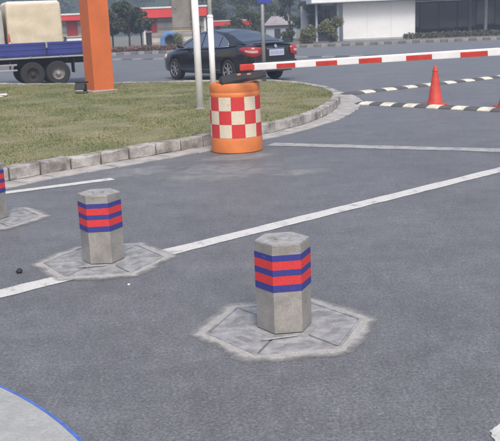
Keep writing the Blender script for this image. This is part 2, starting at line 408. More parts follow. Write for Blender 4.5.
# ------------------------------------------------------------------ bollards
def thin_mat(name, col, attr, scale, lo, hi, top=1.0):
    """a thin layer of mortar or dust lying on the asphalt, broken up by noise; attr says how thickly it lies"""
    m = mat(name, col, .92, var=.16, vscale=8, fine=.14, fscale=90); N, L, b = node_helpers(m)
    geo = N.new('ShaderNodeNewGeometry'); nz = N.new('ShaderNodeTexNoise'); nz.inputs['Scale'].default_value = scale; nz.inputs['Detail'].default_value = 4; nz.inputs['Roughness'].default_value = .6
    L.new(geo.outputs['Position'], nz.inputs['Vector']); at_ = N.new('ShaderNodeAttribute'); at_.attribute_name = attr
    ad = N.new('ShaderNodeMath'); ad.operation = 'ADD'; L.new(nz.outputs['Fac'], ad.inputs[0]); L.new(at_.outputs['Fac'], ad.inputs[1])
    mr = N.new('ShaderNodeMapRange'); L.new(ad.outputs[0], mr.inputs[0])
    for k, v in enumerate((lo, hi, 0, top)): mr.inputs[k + 1].default_value = v
    L.new(mr.outputs[0], b.inputs['Alpha']); return m
M_fade = thin_mat('collar_fade', (.31, .31, .305), 'cover', 8, .46, 1.10)
M_dust = thin_mat('dust', (.36, .365, .37), 'cover', 4, .62, 1.25, .62)
def make_bollard(label):
    t = thing('bollard', label, 'bollard', group='row of hexagonal bollards across the lane')
    RP = .155; HP = .522
    bm = prism_bm(ngon(RP, 6), .02, HP - .012); bev(bm, .006, 2); bm_obj('post', bm, M_post, t)
    cap = prism('cap', ngon(RP - .002, 6), HP - .011, HP, M_cap, t, .004)
    prism('lock_cover', ngon(.045, 8), HP - .002, HP + .006, M_plate, cap, .002)
    box('lock_slot', (.05, .014, .012), (-.05, .035, HP + .004), M_cap, cap, .003, (0, 0, .5))
    for k in range(3):
        an = R(30 + 60 * k); box('seam', (.003, RP * 1.35, .002), (0, 0, HP - .0002), M_post, cap, 0, (0, 0, an))
    z = .463
    for h, m in ((.034, M_blue), (.048, M_red), (.035, M_blue), (.050, M_red), (.039, M_blue)):
        ring = ngon(RP + .0028, 6); ri = ngon(RP - .01, 6); V = []; F = []
        for (x, y), (x2, y2) in zip(ring, ri): V += [(x, y, z - h), (x, y, z), (x2, y2, z), (x2, y2, z - h)]
        for i in range(6):
            j = (i + 1) % 6; F += [(4 * i, 4 * j, 4 * j + 1, 4 * i + 1), (4 * i + 1, 4 * j + 1, 4 * j + 2, 4 * i + 2), (4 * j, 4 * i, 4 * i + 3, 4 * j + 3)]
        o = mesh_obj('band', V, F, m, t); z -= h
        o['label'] = 'blue painted band' if m is M_blue else 'red painted band'
    # sunken sleeve collar and the cast base plate of six panels
    rot = R(1); RO = .445
    pl = prism('base_plate', ngon(RO, 6, rot), .001, .006, M_platedk, t, .003)
    V = []; F = []
    for k in range(6):
        v = lambda r, kk: (r * math.cos(rot + kk * math.pi / 3), r * math.sin(rot + kk * math.pi / 3))
        a, b = Vector(v(RO - .016, k)), Vector(v(RO - .016, k + 1)); c, d = Vector(v(.205, k + 1)), Vector(v(.205, k))
        e1 = (b - a).normalized() * .0085; q = [a + e1, b - e1, c - e1, d + e1]
        bm = prism_bm([(p.x, p.y) for p in q], .004, .012 + random.uniform(-.001, .001)); bev(bm, .003)
        pn = bm_obj('plate_panel', bm, M_plate, pl)
    for k in range(6):
        an = rot + (k + .5) * math.pi / 3; ce = Vector((math.cos(an), math.sin(an))) * .293
        box('tread_pad', (.045, .11, .004), (ce.x, ce.y, .0115), M_padgrey, pl, .002, (0, 0, an))
    bm = bmesh.new(); rim_o = ngon(RO + .004, 6, rot); rim_i = ngon(RO - .012, 6, rot); V = []; F = []
    for (x, y), (x2, y2) in zip(rim_o, rim_i): V += [(x, y, 0), (x, y, .014), (x2, y2, .014), (x2, y2, .0)]
    for i in range(6):
        j = (i + 1) % 6
        for q in range(3): F.append((4 * i + q, 4 * j + q, 4 * j + q + 1, 4 * i + q + 1))
    bm.free(); mesh_obj('rim', V, F, M_plate, pl)
    sl_o = ngon(.205, 6, rot * .3); sl_i = ngon(RP - .003, 6); V = []; F = []
    for (x, y), (x2, y2) in zip(sl_o, sl_i): V += [(x, y, .004), (x, y, .015), (x2, y2, .015), (x2, y2, .004)]
    for i in range(6):
        j = (i + 1) % 6
        for q in range(3): F.append((4 * i + q, 4 * j + q, 4 * j + q + 1, 4 * i + q + 1))
    mesh_obj('sleeve', V, F, M_plate, t)
    box('locking_bar', (.20, .018, .010), (-.06, -.19, .019), M_plate, t, .004, (0, 0, R(7)))
    return t
def collar(t, seed, rmul=1.0):
    r_ = random.Random(seed); N_ = 150; ph = [r_.uniform(0, 6.3) for _ in range(6)]; V = []; F = []; G = []
    rot = R(1)
    def hexr(a, rad):
        a = (a - rot) % (math.pi / 3) - math.pi / 6; return rad * math.cos(math.pi / 6) / math.cos(a)
    for k in range(N_):
        a = 2 * math.pi * k / N_
        ro_ = hexr(a, .548) * .8 + .51 * .2 + .012 * math.sin(3 * a + ph[0]) + .008 * math.sin(7 * a + ph[1]) + .012
        rm = hexr(a, .488) + .006 * math.sin(5 * a + ph[3]) + .004 * math.sin(11 * a + ph[4]) + r_.uniform(-.003, .003); ri = hexr(a, .446)
        for q, z in ((ri, .010), (rm, .009 + r_.uniform(-.002, .002)), (ro_, .005)): V.append((q * math.cos(a), q * math.sin(a), z))
    for k in range(N_):
        j = (k + 1) % N_; F.append((3 * k, 3 * k + 1, 3 * j + 1, 3 * j))
        G.append((3 * k + 1, 3 * k + 2, 3 * j + 2, 3 * j + 1))
    mesh_obj('mortar_ring', V, F, M_collar, t, smooth=True)
    o = mesh_obj('concrete_collar', V, G, M_fade, t, smooth=True)
    at_ = o.data.attributes.new('cover', 'FLOAT', 'POINT'); at_.data.foreach_set('value', [1.0, .62, -.04] * N_)
    return o
b1 = make_bollard('nearest hexagonal grey bollard, the tallest in view, with red and blue stripes')
b2 = copy_tree(b1); b2['label'] = 'middle hexagonal striped bollard, its base plate interrupting the white lane line'
b3 = copy_tree(b1); b3['label'] = 'striped bollard farthest back, cut by the left edge of the picture'
for b, (x, y), rz, s in ((b1, (.172, 4.535), R(7), 1), (b2, (-1.095, 6.085), R(2), 2), (b3, (-2.385, 7.66), R(4), 3)):
    b.location = (x, y, 0); b.rotation_euler = (0, 0, rz); collar(b, s)
def pebble(name, label, cat, loc, r, material):
    bm = bmesh.new(); bmesh.ops.create_icosphere(bm, subdivisions=2, radius=r)
    for v in bm.verts: v.co *= random.uniform(.8, 1.15); v.co.z *= .75
    o = bm_obj(name, bm, material, None, True); o.location = (loc[0], loc[1], r * .6); return tag(o, label, cat)
pebble('stone', 'small black lump of stone lying beside the middle bollard', 'stone', (-1.665, 5.86), .025, M_rubber)
pebble('stone', 'tiny white chip on the asphalt in front of the middle bollard', 'stone', (-.83, 5.46), .009, M_white)

def dust_patch(cx, cy, rx, ry, rz):
    V = [(cx, cy, .0035)]; F = []; n_ = 40
    for r_ in (.5, 1):
        for k in range(n_):
            a = 2 * math.pi * k / n_; x, y = rx * r_ * math.cos(a), ry * r_ * math.sin(a); V.append((cx + x * math.cos(rz) - y * math.sin(rz), cy + x * math.sin(rz) + y * math.cos(rz), .0035))
    for k in range(n_): F += [(0, 1 + k, 1 + (k + 1) % n_), (1 + k, 1 + n_ + k, 1 + n_ + (k + 1) % n_, 1 + (k + 1) % n_)]
    o = struct(mesh_obj('dust_patch', V, F, M_dust)); at_ = o.data.attributes.new('cover', 'FLOAT', 'POINT')
    at_.data.foreach_set('value', [.52] + [.40] * n_ + [.0] * n_)
dust_patch(-.35, 9.7, 1.0, .75, .5); dust_patch(.55, 9.45, .55, .3, .2); dust_patch(-.1, 10.75, .7, .35, .3); dust_patch(-1.3, 9.9, .7, .4, .6)
# ------------------------------------------------------------------ crash barrel with rubber block
t = thing('crash_barrel', 'orange plastic crash barrel with red and cream checks by the kerb', 'barrel', (-.135, 11.36, 0), R(21))
br = lambda z: .343 - .012 * z
lathe('body', [(.33, .0), (.345, .012), (.347, .17), (.341, .195), (.338, .205), (.334, .73), (.338, .745), (.336, .775), (.328, .79), (.332, .81), (.334, .885), (.322, .905), (.29, .91), (.275, .895), (.10, .892), (.001, .892)], M_barrel, t, seg=72, closed=False)
lathe('fill_cap', [(.05, .885), (.055, .90), (.055, .925), (.045, .932), (.001, .932)], M_barrel, t, seg=24, loc=(-.2, -.02, 0), closed=False)
NC = 12
for row in range(3):
    for k in range(NC):
        z1 = .735 - row * .177; z0 = z1 - .177; a0 = 2 * math.pi * k / NC; a1 = 2 * math.pi * (k + 1) / NC; V = []; F = []
        for i in range(6):
            a = a0 + (a1 - a0) * i / 5 + (.003 if i == 0 else -.003 if i == 5 else 0)
            for z in (z0 + .001, z1 - .001):
                r_ = .3387 + .0025 - .004 * (z - .2) / .53 + .001; V += [(r_ * math.cos(a), r_ * math.sin(a), z), ((r_ - .008) * math.cos(a), (r_ - .008) * math.sin(a), z)]
        for i in range(5):
            p = 4 * i; F += [(p, p + 4, p + 6, p + 2), (p + 2, p + 6, p + 7, p + 3), (p + 5, p + 4, p, p + 1)]
        F += [(0, 2, 3, 1), (20, 21, 23, 22)]
        mesh_obj('check', V, F, M_bred if (row + k) % 2 == 0 else M_bcream, t)
t = thing('rubber_block', 'black rubber block with orange reflectors lying on top of the barrel', 'rubber block', (-.02, 11.28, .908), R(4))
sec = [(-.17, .0), (-.175, .05), (-.11, .12), (.0, .135), (.09, .115), (.15, .04), (.15, 0)]
bm = bmesh.new(); rings = []; r_ = random.Random(5)
for x, s, dz, dy in ((-.31, .55, -.01, .0), (-.285, .95, -.03, -.02), (-.22, 1.0, -.035, -.03), (-.1, .92, .0, -.02), (.03, .80, .012, 0), (.15, .74, .03, .01), (.26, .58, .058, .02), (.30, .34, .075, .02)):
    rings.append([bm.verts.new((x + r_.uniform(-.01, .01), y * (.75 + .25 * s) + dy + r_.uniform(-.008, .008), z * s + (dz if y < .1 else max(dz, 0)) + r_.uniform(-.007, .007))) for y, z in sec])
ns = len(sec)
for a, b in zip(rings, rings[1:]):
    for i in range(ns): bm.faces.new((a[i], a[(i + 1) % ns], b[(i + 1) % ns], b[i]))
bm.faces.new(rings[0][::-1]); bm.faces.new(rings[-1]); bev(bm, .014, 2, 22)
bm_obj('body', bm, M_rubber, t)
for x, z, y, an in ((-.06, .108, -.128, 40), (.075, .108, -.105, 34)): box('reflector', (.055, .035, .012), (x, y, z), M_reflo, t, .005, (R(an), R(-6), 0))
# ------------------------------------------------------------------ boom barrier
d2 = Vector((.9043, -.4269)); tip0 = Vector((-.05, 10.9, 1.115)); AL = 4.75
end = tip0 + Vector((d2.x * AL, d2.y * AL, .042 * AL))
t = thing('boom_barrier', 'lowered boom barrier with a long red and white striped arm', 'barrier', (end.x, end.y, 0), math.atan2(d2.y, d2.x) + math.pi)
# local x runs from the cabinet to the tip
slope = math.atan(-.042)
am = Matrix.Translation((0, 0, end.z)) @ Matrix.Rotation(-slope, 4, 'Y')
def on_arm(o): o.data.transform(am); return o
arm = on_arm(box('arm', (AL - .18, .05, .090), ((AL - .18) / 2 + .0, 0, 0), M_armwhite, t, .016, seg=3))
on_arm(box('tip_cap', (.22, .054, .084), (AL - .11, 0, 0), M_armred, t, .02, seg=3))
# camera side is local +y after the half turn
reds = [(.51, .76), (1.03, 1.30), (1.57, 1.85), (2.14, 2.44), (2.76, 3.06), (3.38, 3.68)]
for s0, s1 in reds:
    x0 = AL - s1; x1 = AL - s0
    for sy in (1, -1):
        bd = on_arm(box('stripe', (x1 - x0, .004, .058), ((x0 + x1) / 2, sy * .026, -.008), M_armred, t, .001))
        on_arm(box('groove', (x1 - x0 - .01, .002, .005), ((x0 + x1) / 2, sy * .0285, -.006), M_bred, bd, 0))
cb = box('cabinet', (.34, .30, 1.12), (-.05, .21, .56), M_armred, t, .02, seg=2)
box('cabinet_door', (.26, .006, .8), (-.05, .363, .52), M_armred, cb, .002)
box('top_lid', (.37, .33, .05), (-.05, .21, 1.145), M_dark, t, .015)
lathe('pivot_hub', [(.001, -.07), (.09, -.07), (.09, .05), (.06, .06), (.001, .06)], M_dark, t, 24, (0, 0, end.z), 'Y', closed=False)
box('base', (.42, .42, .06), (-.05, .21, .03), M_collar, t, .01)

# ------------------------------------------------------------------ traffic cones
def make_cone(label, loc, h, rz, group='traffic cones by the speed bumps', white=False):
    t = thing('traffic_cone', label, 'traffic cone', loc, rz, group); s = h / .72
    o = box('base', (.33 * s, .33 * s, .03 * s), (0, 0, .015 * s), M_cone, t, .012 * s, seg=2)
    lathe('body', [(r * s, z * s) for r, z in ((.15, .03), (.145, .05), (.128, .09), (.066, .5), (.042, .66), (.036, .70), (.030, .715), (.02, .72), (.012, .70))], M_cone, t, 32, closed=False)
    if white: lathe('reflective_band', [(r * s, z * s) for r, z in ((.112, .22), (.083, .42))], M_white, t, 32, closed=False)
    else: lathe('neck_ring', [(r * s, z * s) for r, z in ((.050, .62), (.053, .63), (.049, .655), (.046, .66))], M_cone, t, 24, closed=False)
    return t
make_cone('faded red traffic cone standing behind the near speed bump', (3.585, 16.12, 0), .72, .35)
make_cone('red traffic cone cut by the right edge of the picture', (4.67, 15.25, 0), .72, .6)

# ------------------------------------------------------------------ speed bumps
def speed_bump(label, a, b, n, w=.36, h=.05, first_dark=True, cap=True, pale=None):
    a = Vector(a); b = Vector(b); d = b - a; L = d.length; rz = math.atan2(d.y, d.x); seg = L / n
    t = thing('speed_bump', label, 'speed bump', (a.x, a.y, 0), rz, 'rubber speed bumps across the road')
    prof = [(-w / 2, .001), (-w / 2, .012), (-w * .32, h * .72), (-w * .14, h), (w * .14, h), (w * .32, h * .72), (w / 2, .012), (w / 2, .001)]
    ms = []
    for m in (M_bumpd, pale or M_bumpc):
        g_ = .006; V = [(x, y, z) for x in (g_, seg - g_) for y, z in prof]; F = [(i, i + 8, i + 9, i + 1) for i in range(7)] + [tuple(range(8)), tuple(range(15, 7, -1)), (7, 15, 8, 0)]
        bm = bmesh.new(); vv = [bm.verts.new(v) for v in V]; [bm.faces.new([vv[i] for i in f_]) for f_ in F]; bmesh.ops.recalc_face_normals(bm, faces=bm.faces)
        me = bpy.data.meshes.new('segment'); bm.to_mesh(me); bm.free(); me.materials.append(m); ms.append(me)
    for i in range(n):
        o = bpy.data.objects.new('segment', ms[(i + (0 if first_dark else 1)) % 2]); COL.objects.link(o); o.parent = t; o.location = (i * seg, 0, 0)
    if cap:
        lathe('end_cap', [(w / 2, .001), (w / 2, .012), (w * .32, h * .72), (w * .14, h), (.001, h)], M_bumpd, t, 20, (-.0, 0, 0), closed=False)
    return t
d = Vector((2.15, -2.2)).normalized(); a = Vector((2.33, 16.82))
speed_bump('near black and cream speed bump running past the red cones', (a.x, a.y), (a.x + d.x * 7.28, a.y + d.y * 7.28), 28, first_dark=False)
d = Vector((4.5, 3.3)).normalized(); a = Vector((2.30, 19.05))
speed_bump('second black and cream speed bump angling away behind the cone', (a.x, a.y), (a.x + d.x * 9.0, a.y + d.y * 9.0), 26, first_dark=True)
M_bumpp = mat('bump_pale_grey', (.21, .21, .215), .85, var=.2, vscale=5)
speed_bump('far dark dashed speed bump across the road behind the car', (-8.2, 44.6), (16.2, 29.6), 44, w=.42, h=.06, pale=M_bumpp)

# ------------------------------------------------------------------ posts, poles, box, sign, floodlight
c = math.cos(R(34)); s_ = math.sin(R(34))
t = thing('square_post', 'thick square orange post standing in the grass', 'post', (-3.60, 21.38, .13), R(34))
box('column', (.53, .53, 4.6), (.0, .0, 2.3), M_opost, t, .012, seg=2)
box('footing', (.66, .66, .06), (0, 0, .0), M_collar, t, .01)
p1 = thing('white_pole', 'thick white pole in the grass with a grey box behind', 'pole', (-.835, 15.78, .13), 0, 'white poles on the grass island')
tube('shaft', [(0, 0, -.05), (0, 0, 1.5), (-.02, 0, 3.4)], [.066, .065, .062], M_white, p1, 24)
lathe('base_flange', [(.10, -.02), (.10, .012), (.085, .02), (.08, .02), (.001, .02)], M_collar, p1, 24, closed=False)
p2 = thing('white_pole', 'thin white pole with a stepped joint, right of the thick one', 'pole', (-.655, 18.0, .13), 0, 'white poles on the grass island')
tube('lower_shaft', [(0, 0, -.05), (0, 0, 1.66)], [.060, .060], M_white, p2, 20)
lathe('joint', [(.062, 1.64), (.066, 1.65), (.066, 1.68), (.046, 1.70), (.001, 1.70)], M_white, p2, 20, closed=False)
tube('upper_shaft', [(0, 0, 1.69), (0, 0, 3.4)], [.044, .042], M_white, p2, 20)
lathe('base_flange', [(.11, 0), (.11, .016), (.07, .022), (.001, .022)], M_white, p2, 20, closed=False)
t = thing('control_box', 'dark grey metal box mounted high on the thick white pole', 'box', (-1.06, 15.99, 1.55))
box('housing', (.36, .24, .95), (-.03, 0, .49), M_box, t, .015, seg=2)
box('door', (.31, .008, .86), (-.03, -.124, .49), M_box, t, .003)
box('door_handle', (.02, .02, .1), (-.14, -.135, .45), M_galv, t, .004)
box('bottom_flange', (.38, .26, .022), (-.03, 0, .004), M_tan, t, .004)
for z in (.15, .8): box('bracket', (.16, .05, .04), (.20, -.10, z), M_galv, t, .006)
t = thing('sign_post', 'slim grey post carrying a blue sign at the lawn edge', 'sign', (.52, 22.22, .13))
tube('post', [(0, 0, -.05), (0, 0, 1.2), (.02, 0, 2.7)], [.050, .050, .046], M_galv, t, 16)
box('sign_panel', (.36, .012, .55), (.07, -.062, 2.24), M_sign, t, .004)
for z in (2.08, 2.42): box('clamp', (.13, .09, .03), (.02, -.02, z), M_galv, t, .004)
t = thing('floodlight', 'small black floodlight on the grass at the foot of the orange post', 'floodlight', (-3.93, 20.62, .13), R(-12))
box('housing', (.25, .15, .19), (0, 0, .16), M_dark, t, .02, (R(-28), 0, 0), 2)
box('glass', (.20, .012, .14), (0, -.074, .125), mat('flood_glass', (.22, .24, .26), .2), t, .004, (R(-28), 0, 0))
box('visor', (.33, .09, .016), (.03, .0, .275), M_dark, t, .004, (R(-20), 0, R(6)))
for x in (-.14, .14): box('bracket', (.012, .04, .2), (x, .02, .10), M_dark, t, .003)
box('foot', (.3, .1, .015), (0, .02, .012), M_dark, t, .003)
t = box('paper_scrap', (.16, .12, .05), (0, 0, .0), M_wrapw, None, .02, seg=2); t.location = (-5.80, 20.6, .18)
for v in t.data.vertices: v.co += Vector((random.uniform(-.02, .02), random.uniform(-.02, .02), random.uniform(-.012, .012)))
tag(t, 'crumpled white scrap on the grass below the truck', 'litter')

# ------------------------------------------------------------------ black saloon car
def interp(x, tab):
    for (a, va), (b, vb) in zip(tab, tab[1:]):
        if a <= x <= b:
            t = (x - a) / (b - a); t = t * t * (3 - 2 * t) * .5 + t * .5; return va + (vb - va) * t
    return tab[0][1] if x < tab[0][0] else tab[-1][1]
ZT = [(-2.42, .90), (-2.36, 1.0), (-2.25, 1.045), (-1.7, 1.06), (-1.0, 1.0), (0, .975), (1.0, .965), (1.5, .92), (2.0, .83), (2.25, .74), (2.42, .58)]
WW = [(-2.42, .66), (-2.36, .76), (-2.2, .84), (-1.6, .895), (-.5, .905), (.8, .905), (1.5, .89), (2.0, .83), (2.25, .74), (2.42, .52)]
ZB = [(-2.42, .40), (-2.36, .30), (-2.1, .24), (-1.2, .2), (1.4, .2), (2.1, .21), (2.36, .25), (2.42, .33)]
def make_car():
    t = thing('car', 'black saloon car seen from behind, stopped beyond the grass island', 'car')
    xs = [-2.42, -2.39, -2.33, -2.2, -2.0, -1.8, -1.55, -1.3, -1.0, -.7, -.3, .1, .5, .9, 1.2, 1.5, 1.75, 2.0, 2.18, 2.3, 2.38, 2.42]
    V = []; F = []; rows = []
    for x in xs:
        zt, w, zb = interp(x, ZT), interp(x, WW), interp(x, ZB); h = zt - zb
        half = [(0, zb), (.80 * w, zb), (.93 * w, zb + .04), (.975 * w, zb + .16 * h), (1.0 * w, zb + .42 * h), (.995 * w, zb + .60 * h), (.975 * w, zb + .74 * h), (.955 * w, zb + .86 * h),
                (.90 * w, zb + .955 * h), (.78 * w, zt + .0), (.4 * w, zt + .015), (0, zt + .02)]
        rows.append(half)
    n = len(rows[0]); ring = lambda half: half + [(-y, z) for y, z in half[-2:0:-1]]
    for x, half in zip(xs, rows): V += [(x, y, z) for y, z in ring(half)]
    m = 2 * n - 2
    for i in range(len(xs) - 1):
        for k in range(m): F.append((i * m + k, i * m + (k + 1) % m, (i + 1) * m + (k + 1) % m, (i + 1) * m + k))
    F += [tuple(range(m))[::-1], tuple((len(xs) - 1) * m + k for k in range(m))]
    body = mesh_obj('body', V, F, M_carpaint)
    bm = bmesh.new(); bm.from_mesh(body.data); bmesh.ops.recalc_face_normals(bm, faces=bm.faces); bm.to_mesh(body.data); bm.free()
    sub = body.modifiers.new('s', 'SUBSURF'); sub.levels = 2
    cutters = []
    for x in (-1.36, 1.41):
        cu = lathe('cut', [(.001, -1.3), (.365, -1.3), (.365, 1.3), (.001, 1.3)], M_dark, None, 40, (x, 0, .33), 'Y', smooth=False, closed=False)
        bm = bmesh.new(); bm.from_mesh(cu.data); bmesh.ops.remove_doubles(bm, verts=bm.verts, dist=.002); bmesh.ops.recalc_face_normals(bm, faces=bm.faces); bm.to_mesh(cu.data); bm.free()
        md = body.modifiers.new('b', 'BOOLEAN'); md.object = cu; md.operation = 'DIFFERENCE'; md.solver = 'EXACT'; cutters.append(cu)
    dg = bpy.context.evaluated_depsgraph_get(); me = bpy.data.meshes.new_from_object(body.evaluated_get(dg)); body.modifiers.clear(); body.data = me
    me.polygons.foreach_set('use_smooth', [True] * len(me.polygons)); md = body.modifiers.new('e', 'EDGE_SPLIT'); md.split_angle = R(40)
    for cu in cutters: bpy.data.objects.remove(cu)
    body.parent = t
    # wheel-house lining
    box('underbody', (3.9, 1.2, .3), (0, 0, .40), M_dark, t, .02)
    # cabin: surface by station and height
    ZR = [(-1.95, 1.062), (-1.6, 1.175), (-1.2, 1.33), (-.85, 1.425), (-.3, 1.475), (.2, 1.462), (.55, 1.395), (.9, 1.24), (1.2, 1.08), (1.42, .955)]
    def cab(x, v):
        """v 0 at the belt, 1 at the cant rail, 2 at the roof centre; right side positive y"""
        zr = interp(x, ZR); zb = min(interp(x, ZT) - .05, zr - .03); k = max(0, min(1, (zr - zb) / .45)); wb_ = .845 * interp(x, WW) / .905 - (.10 if x < -1.6 else 0) * (-1.6 - x) / .35
        wr = .60 + .18 * (1 - k)
        if v <= 1: return Vector((x, wb_ + (wr - wb_) * (v ** 1.15), zb + (zr - .055 * k - zb) * v))
        u = v - 1; return Vector((x, wr * (1 - u), zr - .055 * k + (.055 * k + .012) * math.sin(u * math.pi / 2)))
    xs2 = [-1.95 + i * 3.37 / 40 for i in range(41)]; vs2 = [0, .25, .5, .75, 1, 1.12, 1.3, 1.6, 2]
    def surf(name, xs_, vs_, off, material, side, par=None, lim=None):
        V = []; F = []
        for x in xs_:
            for v in vs_:
                e = .004; p = cab(x, v); du = cab(x + e, v) - cab(x - e, v); dv = cab(x, min(2, v + e)) - cab(x, max(0, v - e)); nn = dv.cross(du).normalized()
                if nn.z < 0 and v > .9 or nn.y < 0 and v <= .9: nn = -nn
                p = p + nn * off; V.append((p.x, p.y * side, p.z))
        q = len(vs_)
        for i in range(len(xs_) - 1):
            for k in range(q - 1): F.append((i * q + k, i * q + k + 1, (i + 1) * q + k + 1, (i + 1) * q + k))
        return mesh_obj(name, V, F, material, par or t, smooth=True)
    V = []; F = []
    full = [(v, 1) for v in vs2] + [(v, -1) for v in vs2[-2::-1]]
    for x in xs2:
        for v, sd in full: p = cab(x, v); V.append((p.x, p.y * sd, p.z))
    q = len(full)
    for i in range(40):
        for k in range(q - 1): F.append((i * q + k, i * q + k + 1, (i + 1) * q + k + 1, (i + 1) * q + k))
    mesh_obj('roof', V, F, M_carpaint, t, smooth=True)
    # side windows: bounded above by an arc, front and rear doors
    def sidewin(name, x0, x1, side, top):
        V = []; F = []; nx = 16
        for i in range(nx + 1):
            x = x0 + (x1 - x0) * i / nx; vt = top(x)
            for k in range(5):
                v = .10 + (vt - .10) * k / 4; p = cab(x, v); V.append((p.x, (p.y + .006) * side, p.z + .002))
        for i in range(nx):
            for k in range(4): F.append((i * 5 + k, i * 5 + k + 1, i * 5 + 6 + k, i * 5 + 5 + k))
        return mesh_obj(name, V, F, M_glass, t, smooth=True)
    def top(x):
        a = max(0, 1 - ((x + .15) / 1.22) ** 2) if x < -.15 else max(0, 1 - ((x + .15) / 1.20) ** 2)
        return .12 + .80 * a ** .45
    for sd in (1, -1):
        for x0, x1 in ((-1.36, -.93), (-.89, -.06), (.0, .96)):
            w_ = sidewin('side_window', x0, x1, sd, top)
        ptsT = []
        for i in range(41):
            x = -1.38 + 2.38 * i / 40; p = cab(x, min(.99, top(x) + .02)); ptsT.append((p.x, (p.y + .012) * sd, p.z + .01))
        tube('window_trim', ptsT, [.013] * 41, M_chrome, t, 6)
        ptsB = [(x, (cab(x, .06).y + .012) * sd, cab(x, .06).z) for x in (-1.38, -.9, -.3, .3, 1.0)]
        tube('window_trim', ptsB, [.011] * 5, M_chrome, t, 6)
        for x in (-.75, .30): box('door_handle', (.17, .03, .028), (x, sd * .895, .80), M_chrome, t, .01)
        box('sill_trim', (2.05, .012, .022), (.05, sd * (.898), .345), M_chrome, t, .004)
        mb = box('mirror', (.13, .20, .12), (.86, sd * .985, 1.02), M_carpaint, t, .04, seg=3, smooth=True)
        for x in (-.03, .98): box('door_seam', (.008, .006, .52), (x, sd * .9035, .64), M_dark, t, 0)
    rw = surf('rear_window', [-1.80 + i * .82 / 10 for i in range(11)], [1.10, 1.25, 1.5, 1.75, 2], .006, M_glass, 1)
    rw.data = rw.data.copy(); bm = bmesh.new(); bm.from_mesh(rw.data); gm = bmesh.ops.duplicate(bm, geom=bm.verts[:] + bm.edges[:] + bm.faces[:])
    for v in [e for e in gm['geom'] if isinstance(e, bmesh.types.BMVert)]: v.co.y *= -1
    bmesh.ops.remove_doubles(bm, verts=bm.verts, dist=.001); bmesh.ops.recalc_face_normals(bm, faces=bm.faces); bm.to_mesh(rw.data); bm.free()
    ws = surf('windscreen', [.55 + i * .72 / 8 for i in range(9)], [1.10, 1.4, 1.7, 2], .006, M_glass, 1)
    bm = bmesh.new(); bm.from_mesh(ws.data); gm = bmesh.ops.duplicate(bm, geom=bm.verts[:] + bm.edges[:] + bm.faces[:])
    for v in [e for e in gm['geom'] if isinstance(e, bmesh.types.BMVert)]: v.co.y *= -1
    bmesh.ops.remove_doubles(bm, verts=bm.verts, dist=.001); bmesh.ops.recalc_face_normals(bm, faces=bm.faces); bm.to_mesh(ws.data); bm.free()
    # tail: lip spoiler, lamps wrapping the corner, plate, bumper insert
    box('boot_lip', (.10, 1.36, .03), (-2.33, 0, 1.058), M_carpaint, t, .012, (0, R(8), 0), 2)
    for sd in (1, -1):
        V = []; F = []; path = [(-1.93, .895), (-2.05, .885), (-2.17, .868), (-2.27, .832), (-2.35, .775), (-2.395, .70), (-2.412, .60), (-2.418, .50)]
        tops = [.935, .965, .980, .985, .985, .978, .970, .955]; bots = [.90, .84, .775, .725, .705, .705, .725, .77]
        for (x, y), zt, zb in zip(path, tops, bots):
            for k in range(4): V.append((x - .014, sd * (y + .016 - .02 * (k == 3)), zb + (zt - zb) * k / 3))
        for i in range(len(path) - 1):
            for k in range(3): F.append((i * 4 + k, i * 4 + k + 1, i * 4 + 5 + k, i * 4 + 4 + k))
        lo = mesh_obj('tail_lamp', V, F, M_lamp, t, smooth=True); md = lo.modifiers.new('s', 'SOLIDIFY'); md.thickness = .03; md.offset = 0
        V = []; F = []
        for (x, y), zt, zb in list(zip(path, tops, bots))[2:7]:
            for k in (0, 1): V.append((x - .034, sd * (y + .034), zb + (zt - zb) * (.40 + .24 * k)))
        for i in range(4): F.append((i * 2, i * 2 + 1, i * 2 + 3, i * 2 + 2))
        le = mesh_obj('clear_lens', V, F, M_lampw, lo, smooth=True)
        # head lamps
        hl = box('headlamp', (.34, .20, .15), (2.10, sd * .66, .66), M_lampw, t, .06, (0, R(18), sd * R(-38)), 3, True)
    box('plate_recess', (.02, .68, .23), (-2.425, -.02, .80), M_dark, t, .008)
    pl = box('number_plate', (.014, .52, .17), (-2.442, -.02, .80), mat('plate_pale', (.42, .45, .58), .4), t, .006)
    r_ = random.Random(3)
    mk = mat('plate_smudge', (.24, .28, .48), .5)
    for k in range(7): box('plate_mark', (.004, .036, .09), (-2.451, -.215 + k * .063 + (.014 if k > 1 else 0), .80), mk, pl, .002)
    box('boot_garnish', (.02, .62, .03), (-2.428, 0, .905), M_chrome, t, .008)
    lathe('emblem', [(.001, 0), (.05, .0), (.05, .012), (.001, .016)], M_chrome, t, 20, mt=Matrix.Translation((-2.415, 0, .975)) @ Matrix.Rotation(R(-75), 4, 'Y'), closed=False)
    box('rear_bumper', (.10, 1.50, .20), (-2.395, 0, .50), M_carpaint, t, .045, seg=3, smooth=True)
    box('bumper_insert', (.03, 1.1, .10), (-2.42, 0, .345), M_dark, t, .01)
    for sd in (1, -1): box('reflector', (.02, .14, .035), (-2.45, sd * .55, .47), M_lamp, t, .006)
    box('grille', (.03, .72, .2), (2.40, 0, .52), M_dark, t, .01)
